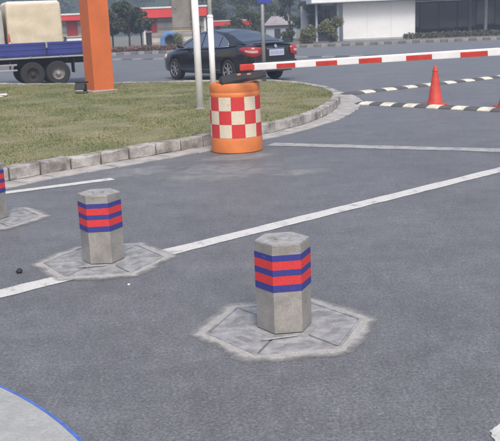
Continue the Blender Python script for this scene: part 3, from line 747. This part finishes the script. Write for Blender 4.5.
    # wheels
    def wheel(x, sd):
        w = lathe('wheel', [(.205, -.10), (.29, -.105), (.318, -.085), (.325, -.05), (.325, .05), (.318, .085), (.29, .105), (.205, .10)], M_tyre, t, 40, (x, sd * .79, .325), 'Y', closed=False)
        rm = lathe('rim', [(.20, .0), (.212, .0), (.22, .03), (.20, .03), (.196, .006)], M_rim, w, 32, mt=Matrix.Translation((x, sd * (.79 + .080), .325)) @ Matrix.Rotation(-sd * R(90), 4, 'X'), closed=False)
        lathe('brake_disc', [(.001, 0), (.21, 0), (.21, .01), (.001, .01)], M_dark, w, 24, mt=Matrix.Translation((x, sd * (.79 + .055), .325)) @ Matrix.Rotation(-sd * R(90), 4, 'X'), closed=False)
        for k in range(7):
            a = 2 * math.pi * k / 7 + .3
            M_ = Matrix.Translation((x, sd * (.79 + .092), .325)) @ Matrix.Rotation(a, 4, 'Y')
            b_ = box('spoke', (.19, .018, .05), (.11, 0, 0), M_rim, w, .008); b_.data.transform(M_)
        lathe('hub', [(.001, 0), (.05, 0), (.045, .02), (.001, .022)], M_rim, w, 16, mt=Matrix.Translation((x, sd * (.79 + .088), .325)) @ Matrix.Rotation(-sd * R(90), 4, 'X'), closed=False)
    for x in (-1.36, 1.41):
        for sd in (1, -1): wheel(x, sd)
    return t
car = make_car()
# rear left wheel (local -1.36, +.86) stands at (-.43, 24.2); heading (-.6, .8)
hd = math.atan2(.8, -.6); ch, sh = math.cos(hd), math.sin(hd)
car.location = (-.43 - (-1.36 * ch - .86 * sh), 24.2 - (-1.36 * sh + .86 * ch), 0); car.rotation_euler = (0, 0, hd)

# ------------------------------------------------------------------ flatbed truck with wrapped cargo
TA = math.atan2(.36, .93)      # local +x = towards the tail
t = thing('truck', 'blue dropside flatbed truck parked beyond the lawn', 'truck', (-5.62, 26.2, 0), TA)
# local origin: rear axle at the near side, near side plane y=0, far side y=2.1
bed = box('bed_floor', (5.4, 2.1, .10), (-1.2, 1.05, .90), M_truckblue, t, .01)
for i in range(3):
    x0 = -3.88 + i * 1.79
    sp = box('side_board', (1.775, .04, .40), (x0 + .89, -.01, 1.09), M_truckblue, t, .01)
    for zz in (.95, 1.09, 1.23): box('board_rib', (1.70, .02, .03), (x0 + .89, -.032, zz), M_truckblue, sp, .006)
    box('side_board', (1.775, .04, .40), (x0 + .89, 2.11, 1.09), M_truckblue, t, .01)
for x in (-3.86, -2.09, -.30, 1.47): box('latch', (.05, .03, .16), (x, -.045, 1.2), M_grey, t, .006)
for x in (-3.4, -2.6, -1.7, -.8, .1, .9): box('rope_hook', (.03, .05, .05), (x, -.03, .87), M_grey, t, .008)
box('tail_board', (.04, 2.04, .40), (1.50, 1.05, 1.09), M_truckblue, t, .01)
box('head_board', (.05, 2.1, .9), (-3.9, 1.05, 1.36), M_truckblue, t, .01)
box('lower_rail', (5.4, .05, .05), (-1.2, .0, .845), M_grey, t, .008)
for y in (.6, 1.5): box('chassis_rail', (7.2, .08, .2), (-2.2, y, .72), M_chassis, t, .01)
for x in (-3.3, -2.3, -1.2, .3, 1.2): box('cross_member', (.08, 1.9, .1), (x, 1.05, .80), M_chassis, t, .01)
box('side_guard', (2.2, .03, .05), (-2.3, .06, .66), M_grey, t, .008)
box('side_guard', (2.2, .03, .05), (-2.3, .06, .50), M_grey, t, .008)
for x in (-3.2, -2.3, -1.4): box('guard_post', (.05, .04, .34), (x, .09, .64), M_chassis, t, .006)
box('fuel_tank', (.9, .45, .38), (-2.2, .42, .56), M_chassis, t, .06, seg=2)
box('mud_flap', (.02, .5, .42), (.50, .3, .55), M_rubber, t, .004)
box('tail_light', (.05, .3, .1), (1.52, .25, .82), M_lamp, t, .01)
def twheel(x, y0, par, dark=False):
    w = lathe('wheel', [(.19, -.12), (.33, -.12), (.36, -.09), (.36, .09), (.33, .12), (.19, .12)], M_tyre, par, 36, (x, y0, .36), 'Y', closed=False)
    lathe('rim', [(.001, 0), (.07, 0), (.08, -.03), (.15, -.03), (.185, .05), (.20, .06), (.20, .03)], M_chassis if dark else mat('truck_rim', (.20, .19, .18), .7, var=.3, vscale=12), w, 28, mt=Matrix.Translation((x, y0 - .06, .36)) @ Matrix.Rotation(R(90), 4, 'X'), closed=False)
    lathe('hub', [(.001, .06), (.055, .055), (.065, -.03)], M_chassis if dark else M_grey, w, 16, mt=Matrix.Translation((x, y0 - .06, .36)) @ Matrix.Rotation(R(90), 4, 'X'), closed=False)
for x in (0, -.76):
    for y in (.14, 1.96): twheel(x, y, t, x < 0)  # forward tandem rims and hubs take a dark colour as painted shade
for y in (.2, 1.9): twheel(-5.0, y, t)
# cab, ahead of the load bed
prof = [(-5.85, .45), (-5.9, 1.1), (-5.65, 1.95), (-5.5, 2.1), (-4.15, 2.1), (-4.05, 2.0), (-4.05, .75), (-4.5, .75), (-4.6, .85), (-5.4, .85), (-5.5, .45)]
bm = bmesh.new(); A_ = [bm.verts.new((x, .12, z)) for x, z in prof]; B_ = [bm.verts.new((x, 1.98, z)) for x, z in prof]
bm.faces.new(A_); bm.faces.new(B_[::-1])
for i in range(len(prof)): bm.faces.new((A_[i], B_[i], B_[(i + 1) % len(prof)], A_[(i + 1) % len(prof)]))
bev(bm, .04, 2); cabo = bm_obj('cab', bm, M_truckblue, t)
box('side_window', (.8, .01, .5), (-4.95, .112, 1.6), M_winglass, cabo, .003)
box('windscreen', (.02, 1.6, .66), (-5.80, 1.05, 1.54), M_winglass, cabo, .004, (0, R(16), 0))
box('bumper', (.14, 1.9, .22), (-5.9, 1.05, .48), M_grey, t, .03)
# cargo
def on_truck(x, y, z): v = Matrix.Translation((-5.62, 26.2, 0)) @ Matrix.Rotation(TA, 4, 'Z') @ Vector((x, y, z)); return v
def cargo(label, x, w, d_, h, m, seed, top=True):
    t = thing('wrapped_pallet', label, 'cargo', on_truck(x, .12, .952), TA, 'wrapped loads on the truck bed')
    bm = bmesh.new(); bmesh.ops.create_cube(bm, size=1); bmesh.ops.scale(bm, vec=(w, d_, h), verts=bm.verts)
    bev(bm, .09, 4); bmesh.ops.subdivide_edges(bm, edges=[e for e in bm.edges if e.calc_length() > .4], cuts=7, use_grid_fill=True)
    r_ = random.Random(seed)
    for v in bm.verts:
        k = 1 + .02 * (-(v.co.z) / h); v.co.x *= k; v.co += Vector((r_.uniform(-.007, .007), r_.uniform(-.007, .007), 0)); v.co.y += .012 * math.sin(v.co.z * 13 + 2 * math.sin(v.co.x * 4)) * (1 if abs(v.co.y) > d_ * .4 else 0); v.co += Vector((0, d_ / 2, h / 2 + .1))
    bm_obj('load', bm, m, t, True)
    if top:
        cv = box('top_cover', (w * .93, d_ * .93, .12), (.0, d_ / 2, h + .075), M_wrapw, t, .055, seg=4, smooth=True)
    box('pallet', (w * .98, d_ * .98, .1), (0, d_ / 2, .05), M_tan, t, .01)
    return t
cargo('tall cream wrapped load with a white cover on the truck bed', -.56, 1.62, 1.7, 1.41, M_cream, 1)
cargo('greyish wrapped load at the left edge on the truck bed', -2.34, 1.75, 1.7, 1.22, mat('wrap_grey', (.40, .40, .38), .7, var=.15, vscale=3), 2, False)
v = on_truck(-1.35, .06, .955)
ct = make_cone('small red cone with a white band on the truck bed beside the cream load', tuple(v), .62, TA, None, True); ct.scale = (.45, .45, 1)
v = on_truck(.62, .5, .952)
t = thing('crate', 'low white crate on the truck bed behind the orange post', 'crate', tuple(v), TA)
box('body', (.5, .5, .42), (0, 0, .21), M_wall, t, .02); box('lid', (.54, .54, .05), (0, 0, .445), M_grey, t, .01)

# ------------------------------------------------------------------ trees and shrubs
def leaf_cloud(name, centres, radii, n, size, material, parent, flat=.8):
    cs = np.array(centres, float); rs = np.array(radii, float); pr = rs ** 2 / (rs ** 2).sum(); k = rng.choice(len(cs), n, p=pr)
    v = rng.normal(size=(n, 3)); v /= np.linalg.norm(v, axis=1)[:, None]; rad = rs[k] * rng.uniform(.15, 1.2, n) ** .75
    p = cs[k] + v * rad[:, None] * np.array([1, 1, flat])
    a = rng.normal(size=(n, 3)); a /= np.linalg.norm(a, axis=1)[:, None]; b = np.cross(a, rng.normal(size=(n, 3))); b /= np.linalg.norm(b, axis=1)[:, None]
    s = size * rng.uniform(.6, 1.3, n)[:, None]
    p[:, 2] = np.maximum(p[:, 2], .03)
    return tri_cloud(name, p, p + a * s * 1.5, b * s * .55, material, parent)
def tree(label, x, y, h, w, material, seed, stem=.45, n=3800, size=.10, clumps=16, group='trees by the red roofed building', name='tree'):
    r_ = random.Random(seed); t = thing(name, label, 'tree', (x, y, 0), 0, group)
    top_ = Vector((r_.uniform(-.1, .1), 0, h * .86)); trunk = [(0, 0, -.05), (r_.uniform(-.04, .04), 0, h * .3), (top_.x * .6, 0, h * .6), tuple(top_)]
    tr = tube('trunk', trunk, [.022 * h, .017 * h, .012 * h, .004 * h], M_bark, t, 8)
    cs = []; rs = []
    for i in range(clumps):
        a = r_.uniform(0, 6.28); zz = r_.uniform(stem, .93) * h; k = 1 - abs((zz / h - stem) / (1 - stem) - .42) ** 1.5 * .9; rr_ = r_.uniform(.25, 1) * w * .5 * k
        c_ = Vector((math.cos(a) * rr_, math.sin(a) * rr_, zz)); cs.append(c_); rs.append(w * r_.uniform(.09, .23))
        if i % 2 == 0: tube('limb', [(0, 0, zz * .62), tuple((c_ + Vector((0, 0, zz * .62))) / 2 + Vector((0, 0, .06))), tuple(c_)], [.009 * h, .006 * h, .002 * h], M_bark, t, 5)
    leaf_cloud('crown', cs, rs, n, size, material, t); return t
def shrub(label, x, y, h, w, material, seed, n=2200, size=.09, group=None, name='shrub'):
    r_ = random.Random(seed); t = thing(name, label, 'shrub', (x, y, 0), 0, group); cs = []; rs = []
    for i in range(12):
        a = r_.uniform(0, 6.28); zz = r_.uniform(.2, .85) * h; rr_ = r_.uniform(.0, .5) * w * (1.15 - .6 * zz / h); cs.append((math.cos(a) * rr_, math.sin(a) * rr_, zz)); rs.append(r_.uniform(.14, .24) * max(h, w * .7))
    V = None
    for i in range(4): tube('stem', [(r_.uniform(-.08, .08), r_.uniform(-.08, .08), -.03), cs[i * 2]], [.03, .008], M_bark, t, 5)
    leaf_cloud('foliage', cs, rs, n, size, material, t, .9); return t
tree('leftmost dark tree, half behind the orange post', -8.15, 54.5, 2.95, 1.9, M_leafdk, 1)
tree('tallest dark round-headed tree between orange post and red fascia', -7.0, 53.6, 3.05, 2.0, M_leafdk, 2, n=5200, clumps=20)
tree('slim dark tree just left of the red fascia', -6.35, 54.6, 2.7, 1.35, M_leafdk, 3)
tree('dark green tree rising above the car roof', -.1, 63, 2.55, 2.5, M_leafmid, 4, stem=.2, group='trees behind the car', n=5200, clumps=20)
tree('pale grey-green tree left of the white canopy', 3.6, 66, 4.3, 2.4, M_leafmid, 5, stem=.3, group='trees behind the car', n=4200)
tree('tall bluish tree above the grey shed', 1.9, 84, 5.0, 3.6, M_leafmid, 6, stem=.15, group='trees behind the car', n=4600, size=.14)
tree('dark tree between thin white pole and blue sign', -2.3, 78, 4.6, 3.4, M_leafdk, 7, stem=.1, group='trees behind the car', n=4600, size=.14)
tree('hazy tree beside the blue sign post', .6, 92, 5.6, 3.2, M_leafmid, 8, stem=.15, group='trees behind the car', n=4200, size=.15)
tree('bushy tree under the overhang of the white canopy', 5.2, 62.5, 2.9, 2.0, M_leafmid, 9, stem=.2, group='trees behind the car', n=4200)
shrub('yellow-green shrub at the left corner of the white wall', 5.75, 56.6, 1.6, 1.7, M_leafol, 11, n=3200, group='shrubs before the white building')
shrub('low olive shrub left of the yellow-green one', 4.3, 55.8, 1.25, 1.5, M_leafol, 12, n=2600, group='shrubs before the white building')
shrub('small dark shrub just behind the car boot', 3.0, 57.5, 1.0, 1.4, M_leafmid, 13, n=2200, group='shrubs before the white building')
shrub('green shrub growing over the blue arch', -4.45, 59.1, 1.15, .75, M_leafol, 14, n=1100, size=.06)

# ------------------------------------------------------------------ far kerb, planting
fk = struct(mesh_obj('far_verge', [(-60, 50.6, .07), (60, 50.6, .07), (60, 110, .07), (-60, 110, .07)], [(0, 1, 2, 3)], mat('verge_ground', (.19, .185, .17), .95, col2=(.11, .115, .08), vscale=.8, fine=.2, fscale=8)))
fkb = struct(box('far_kerb', (44, .10, .10), (4, 50.55, .05), M_gutter, None, 0))
km = []
for m_ in (mat('kerb_black', (.115, .115, .12), .8, var=.3, vscale=3), mat('kerb_white', (.22, .22, .22), .8, var=.25, vscale=3)):
    o = box('kerb_stone', (.40, .22, .19), (0, 0, .065), m_, None, .02); km.append(o.data); bpy.data.objects.remove(o)
for i in range(100):
    o = bpy.data.objects.new('kerb_stone', km[i % 2]); COL.objects.link(o); o.parent = fkb; o.location = (-17 + i * .41, 50.5, random.uniform(-.01, .01))
def hedge(label, x0, x1, y, h, d_, m, n, name='hedge'):
    t = thing(name, label, 'hedge', ((x0 + x1) / 2, y, .07)); cs = []; rs = []
    k = max(4, int((x1 - x0) / .35))
    for i in range(k): cs.append(((i + .5) / k * (x1 - x0) - (x1 - x0) / 2, random.uniform(-.2, .2) * d_, h * .45)); rs.append(h * random.uniform(.5, .68))
    leaf_cloud('foliage', cs, rs, n, .07, m, t, .8)
    for i in range(0, k, 2): tube('stem', [(cs[i][0], 0, -.03), cs[i]], [.02, .008], M_bark, t, 5)
    return t
hedge('low grey-green hedge below the dark shop glazing', 10.5, 24, 57.0, .42, .5, leafm('leaf_grey', (.13, .135, .10), (.07, .075, .06)), 9000)
hedge('low pinkish flower hedge below the dark trees', -10.5, -2.6, 53.0, .38, .4, M_leafpk, 5000)

# ------------------------------------------------------------------ white building with canopy and dark glazing
t = thing('white_building', 'long white building with flat canopy and dark glazed front', 'building', (0, 0, 0))
bw = box('wall', (4.86, 5.6, 2.55), (9.19, 61.3, 1.28), M_wall, t, .02)
for x in (8.4, 10.0): box('wall_joint', (.02, .012, 2.4), (x, 58.494, 1.25), M_pale, bw, 0)
box('plinth', (4.9, .05, .12), (9.19, 58.47, .13), M_wallshade, t, .005)
rf = box('canopy_roof', (34, 10.5, .55), (21.6, 62.9, 2.86), M_wall, t, .03)
rf2 = box('fascia_trim', (34.06, .03, .06), (21.6, 57.63, 2.60), M_wallshade, rf, .005)
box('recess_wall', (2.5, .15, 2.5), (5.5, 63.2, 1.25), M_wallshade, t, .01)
w_ = box('window', (1.1, .06, 1.3), (5.9, 63.08, 1.55), M_winglass, t, .01)
for x in (5.4, 5.9, 6.4): box('window_frame', (.05, .04, 1.34), (x, 63.03, 1.55), M_pale, w_, .005)
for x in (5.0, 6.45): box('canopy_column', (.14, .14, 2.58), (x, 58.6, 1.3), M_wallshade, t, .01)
gw = box('glazed_front', (15, .10, 2.45), (19.2, 65.1, 1.27), M_dark, t, .01)
for i in range(10):
    x0 = 12.2 + i * 1.4; box('glass_pane', (1.33, .03, 2.25), (x0 + .35, 65.03, 1.28), M_winglass, gw, .004, (random.uniform(-.01, .01), 0, random.uniform(-.012, .012)))
for x in (17.0,): box('mullion', (.22, .06, 2.4), (x, 64.99, 1.28), M_wallshade, gw, .01)
box('canopy_column', (.20, .20, 2.58), (17.55, 62.8, 1.3), M_wall, t, .01)
for x in (22.6, 27.5): box('canopy_column', (.20, .20, 2.58), (x, 62.8, 1.3), M_wall, t, .01)
box('side_wall', (.2, 4, 2.55), (11.66, 64.6, 1.28), M_wall, t, .01)

# ------------------------------------------------------------------ red fascia buildings, arch, shed
def red_building(name, label, x0, x1, y, zf0, zf1, d_, doors, reds_):
    t = thing(name, label, 'building'); xm = (x0 + x1) / 2; w = x1 - x0
    bw = box('wall', (w - .5, d_, zf0), (xm, y + d_ / 2 + .9, zf0 / 2), M_pale, t, .02)
    k = int(zf0 / .24)
    for i in range(k):
        if i % 2: box('wall_band', (w - .52, .03, .17), (xm, y + .885, .12 + i * .24), M_tan, bw, .004)
    rf = box('fascia', (w, d_ + 1.3, zf1 - zf0 - .16), (xm, y + d_ / 2 + .45, (zf0 + zf1) / 2 - .06), M_redroof, t, .02)
    box('roof_edge', (w + .1, d_ + 1.4, .12), (xm, y + d_ / 2 + .45, zf1 - .08), M_pale, rf, .02)
    box('soffit', (w - .1, d_ + 1.2, .05), (xm, y + d_ / 2 + .45, zf0 + .0), M_dark, rf, .005)
    for x, z0, z1, ww in reds_: box('red_panel', (ww, .05, z1 - z0), (x, y + .86, (z0 + z1) / 2), M_redroof, t, .01)
    for x, ww, hh in doors:
        dr = box('door', (ww, .06, hh), (x, y + .86, hh / 2 + .07), M_dark, t, .01); box('door_frame', (ww + .12, .03, .07), (x, y + .84, hh + .1), M_pale, dr, .004)
    for x in (x0 + .15, x1 - .15): box('column', (.14, .14, zf0), (x, y + .1, zf0 / 2), M_pale, t, .01)
    return t
red_building('red_roofed_building', 'low building with red fascia and striped tan walls behind the trees', -6.9, -2.4, 60.0, 2.05, 2.82, 3, [(-6.55, .38, 1.05), (-3.2, .6, 1.4)], [(-6.25, 1.1, 2.0, .62), (-3.9, 1.55, 2.0, 1.3)])
red_building('red_roofed_building', 'red fronted building glimpsed between the cargo and the orange post', -15.5, -9.7, 60.5, 2.1, 2.62, 3, [(-13.6, .8, 1.5)], [(-11.95, .9, 2.08, .75), (-10.4, .3, 1.6, .5)])
t = thing('low_canopy', 'low red roof edge showing just over the car roof', 'canopy', (-.9, 66.5, 0))
box('fascia', (3.3, 1.6, .34), (0, 0, 1.50), M_redroof, t, .02)
box('roof_edge', (3.36, 1.66, .07), (0, 0, 1.70), M_pale, t, .01)
for x in (-1.5, 1.5):
    for y in (-.6, .6): box('column', (.1, .1, 1.34), (x, y, .67), M_pale, t, .01)
t = thing('blue_arch', 'round blue arch with a dark opening below the red fascia', 'arch', (-4.95, 59.55, .07))
V = []; F = []; N_ = 28
for k in range(N_ + 1):
    a = math.pi * k / N_ * 1.12 - .06 * math.pi
    for r_, y in ((.36, 0), (.40, -.12), (.60, -.16), (.70, -.06), (.70, .25), (.36, .25)): V.append((r_ * math.cos(a), y, max(0, .42 + r_ * math.sin(a))))
for k in range(N_):
    for q in range(6): F.append((k * 6 + q, k * 6 + (q + 1) % 6, k * 6 + 6 + (q + 1) % 6, k * 6 + 6 + q))
mesh_obj('ring', V, F, M_archblue, t, smooth=True)
lathe('opening', [(.001, 0), (.38, 0), (.38, .02), (.001, .02)], M_dark, t, 28, (0, .2, .42), 'Y', closed=False)
for s in (-1, 1): box('foot', (.34, .4, .44), (s * .53, .05, .22), M_archblue, t, .03)
t = thing('shed', 'small grey shed with a hipped roof behind the car boot', 'shed', (3.2, 73.0, .07))
box('wall', (2.5, 1.8, 1.1), (0, 0, .55), M_wallshade, t, .01)
V = [(-1.45, -1.1, 1.1), (1.45, -1.1, 1.1), (1.45, 1.1, 1.1), (-1.45, 1.1, 1.1), (-.75, 0, 1.84), (.75, 0, 1.84)]
mesh_obj('roof', V, [(3, 2, 1, 0), (0, 1, 5, 4), (1, 2, 5), (2, 3, 4, 5), (3, 0, 4)], M_roofgrey, t)
box('eave_board', (2.9, .03, .08), (0, -1.11, 1.08), M_dark, t, .004)
dr = box('door', (.5, .05, .8), (-.3, -.91, .42), M_dark, t, .01); box('window', (.6, .05, .4), (.7, -.91, .62), M_winglass, t, .01)

# ------------------------------------------------------------------ wooded hill and haze
nx, ny = 90, 50; V = []; F = []
def hz(x, y):
    k = max(0, min(1, (y - 130) / 190)); k = k * k * (3 - 2 * k)
    return k * (46 + 12 * math.sin(x * .011 + 1) + 7 * math.sin(x * .031 + 2.2) + 4 * math.sin(x * .07 + y * .03)) + k * 2.2 * math.sin(x * .2) * math.cos(y * .17)
for j in range(ny + 1):
    for i in range(nx + 1):
        x = -350 + 700 * i / nx; y = 125 + 330 * j / ny; V.append((x, y, hz(x, y) - .02))
for j in range(ny):
    for i in range(nx): a = j * (nx + 1) + i; F.append((a, a + 1, a + nx + 2, a + nx + 1))
struct(mesh_obj('hill', V, F, M_hill, smooth=True))
# wood on the slope: leaf-clump crowns
n = 1500; cx_ = rng.uniform(-150, 150, n); cy_ = rng.uniform(140, 290, n); cr = rng.uniform(1.2, 2.8, n)
cz = np.array([hz(a, b) for a, b in zip(cx_, cy_)]) + cr * .8; K = 46
idx = np.repeat(np.arange(n), K); v = rng.normal(size=(n * K, 3)); v /= np.linalg.norm(v, axis=1)[:, None]
C = np.column_stack([cx_, cy_, cz])[idx]; p = C + v * (cr[idx] * rng.uniform(.6, 1.1, n * K))[:, None]
a = rng.normal(size=(n * K, 3)); a /= np.linalg.norm(a, axis=1)[:, None]; b = np.cross(a, v); b /= np.linalg.norm(b, axis=1)[:, None] + 1e-9
s = rng.uniform(.45, 1.0, n * K)[:, None]
wd = tri_cloud('hill_wood', p, p + a * s * 1.2, b * s * .7, M_hill); stuff(wd); wd['label'] = 'hazy blue-green wood on the hillside behind everything'; wd['category'] = 'wood'
# the air
zt = max(q[2] for q in V) + 6
hz_o = box('haze', (760, 560, zt + 1), (0, 200, (zt - 1) / 2), M_wall, None, 0); stuff(hz_o)
hm = bpy.data.materials.new('haze_air'); hm.use_nodes = True; N = hm.node_tree.nodes; N.clear()
o_ = N.new('ShaderNodeOutputMaterial'); pv = N.new('ShaderNodeVolumePrincipled'); pv.inputs['Color'].default_value = (.66, .78, 1.0, 1); pv.inputs['Density'].default_value = .0023; pv.inputs['Anisotropy'].default_value = .2
hm.node_tree.links.new(pv.outputs[0], o_.inputs['Volume']); hz_o.data.materials.clear(); hz_o.data.materials.append(hm)
hz_o['label'] = 'pale blue haze filling the air'; hz_o['category'] = 'haze'
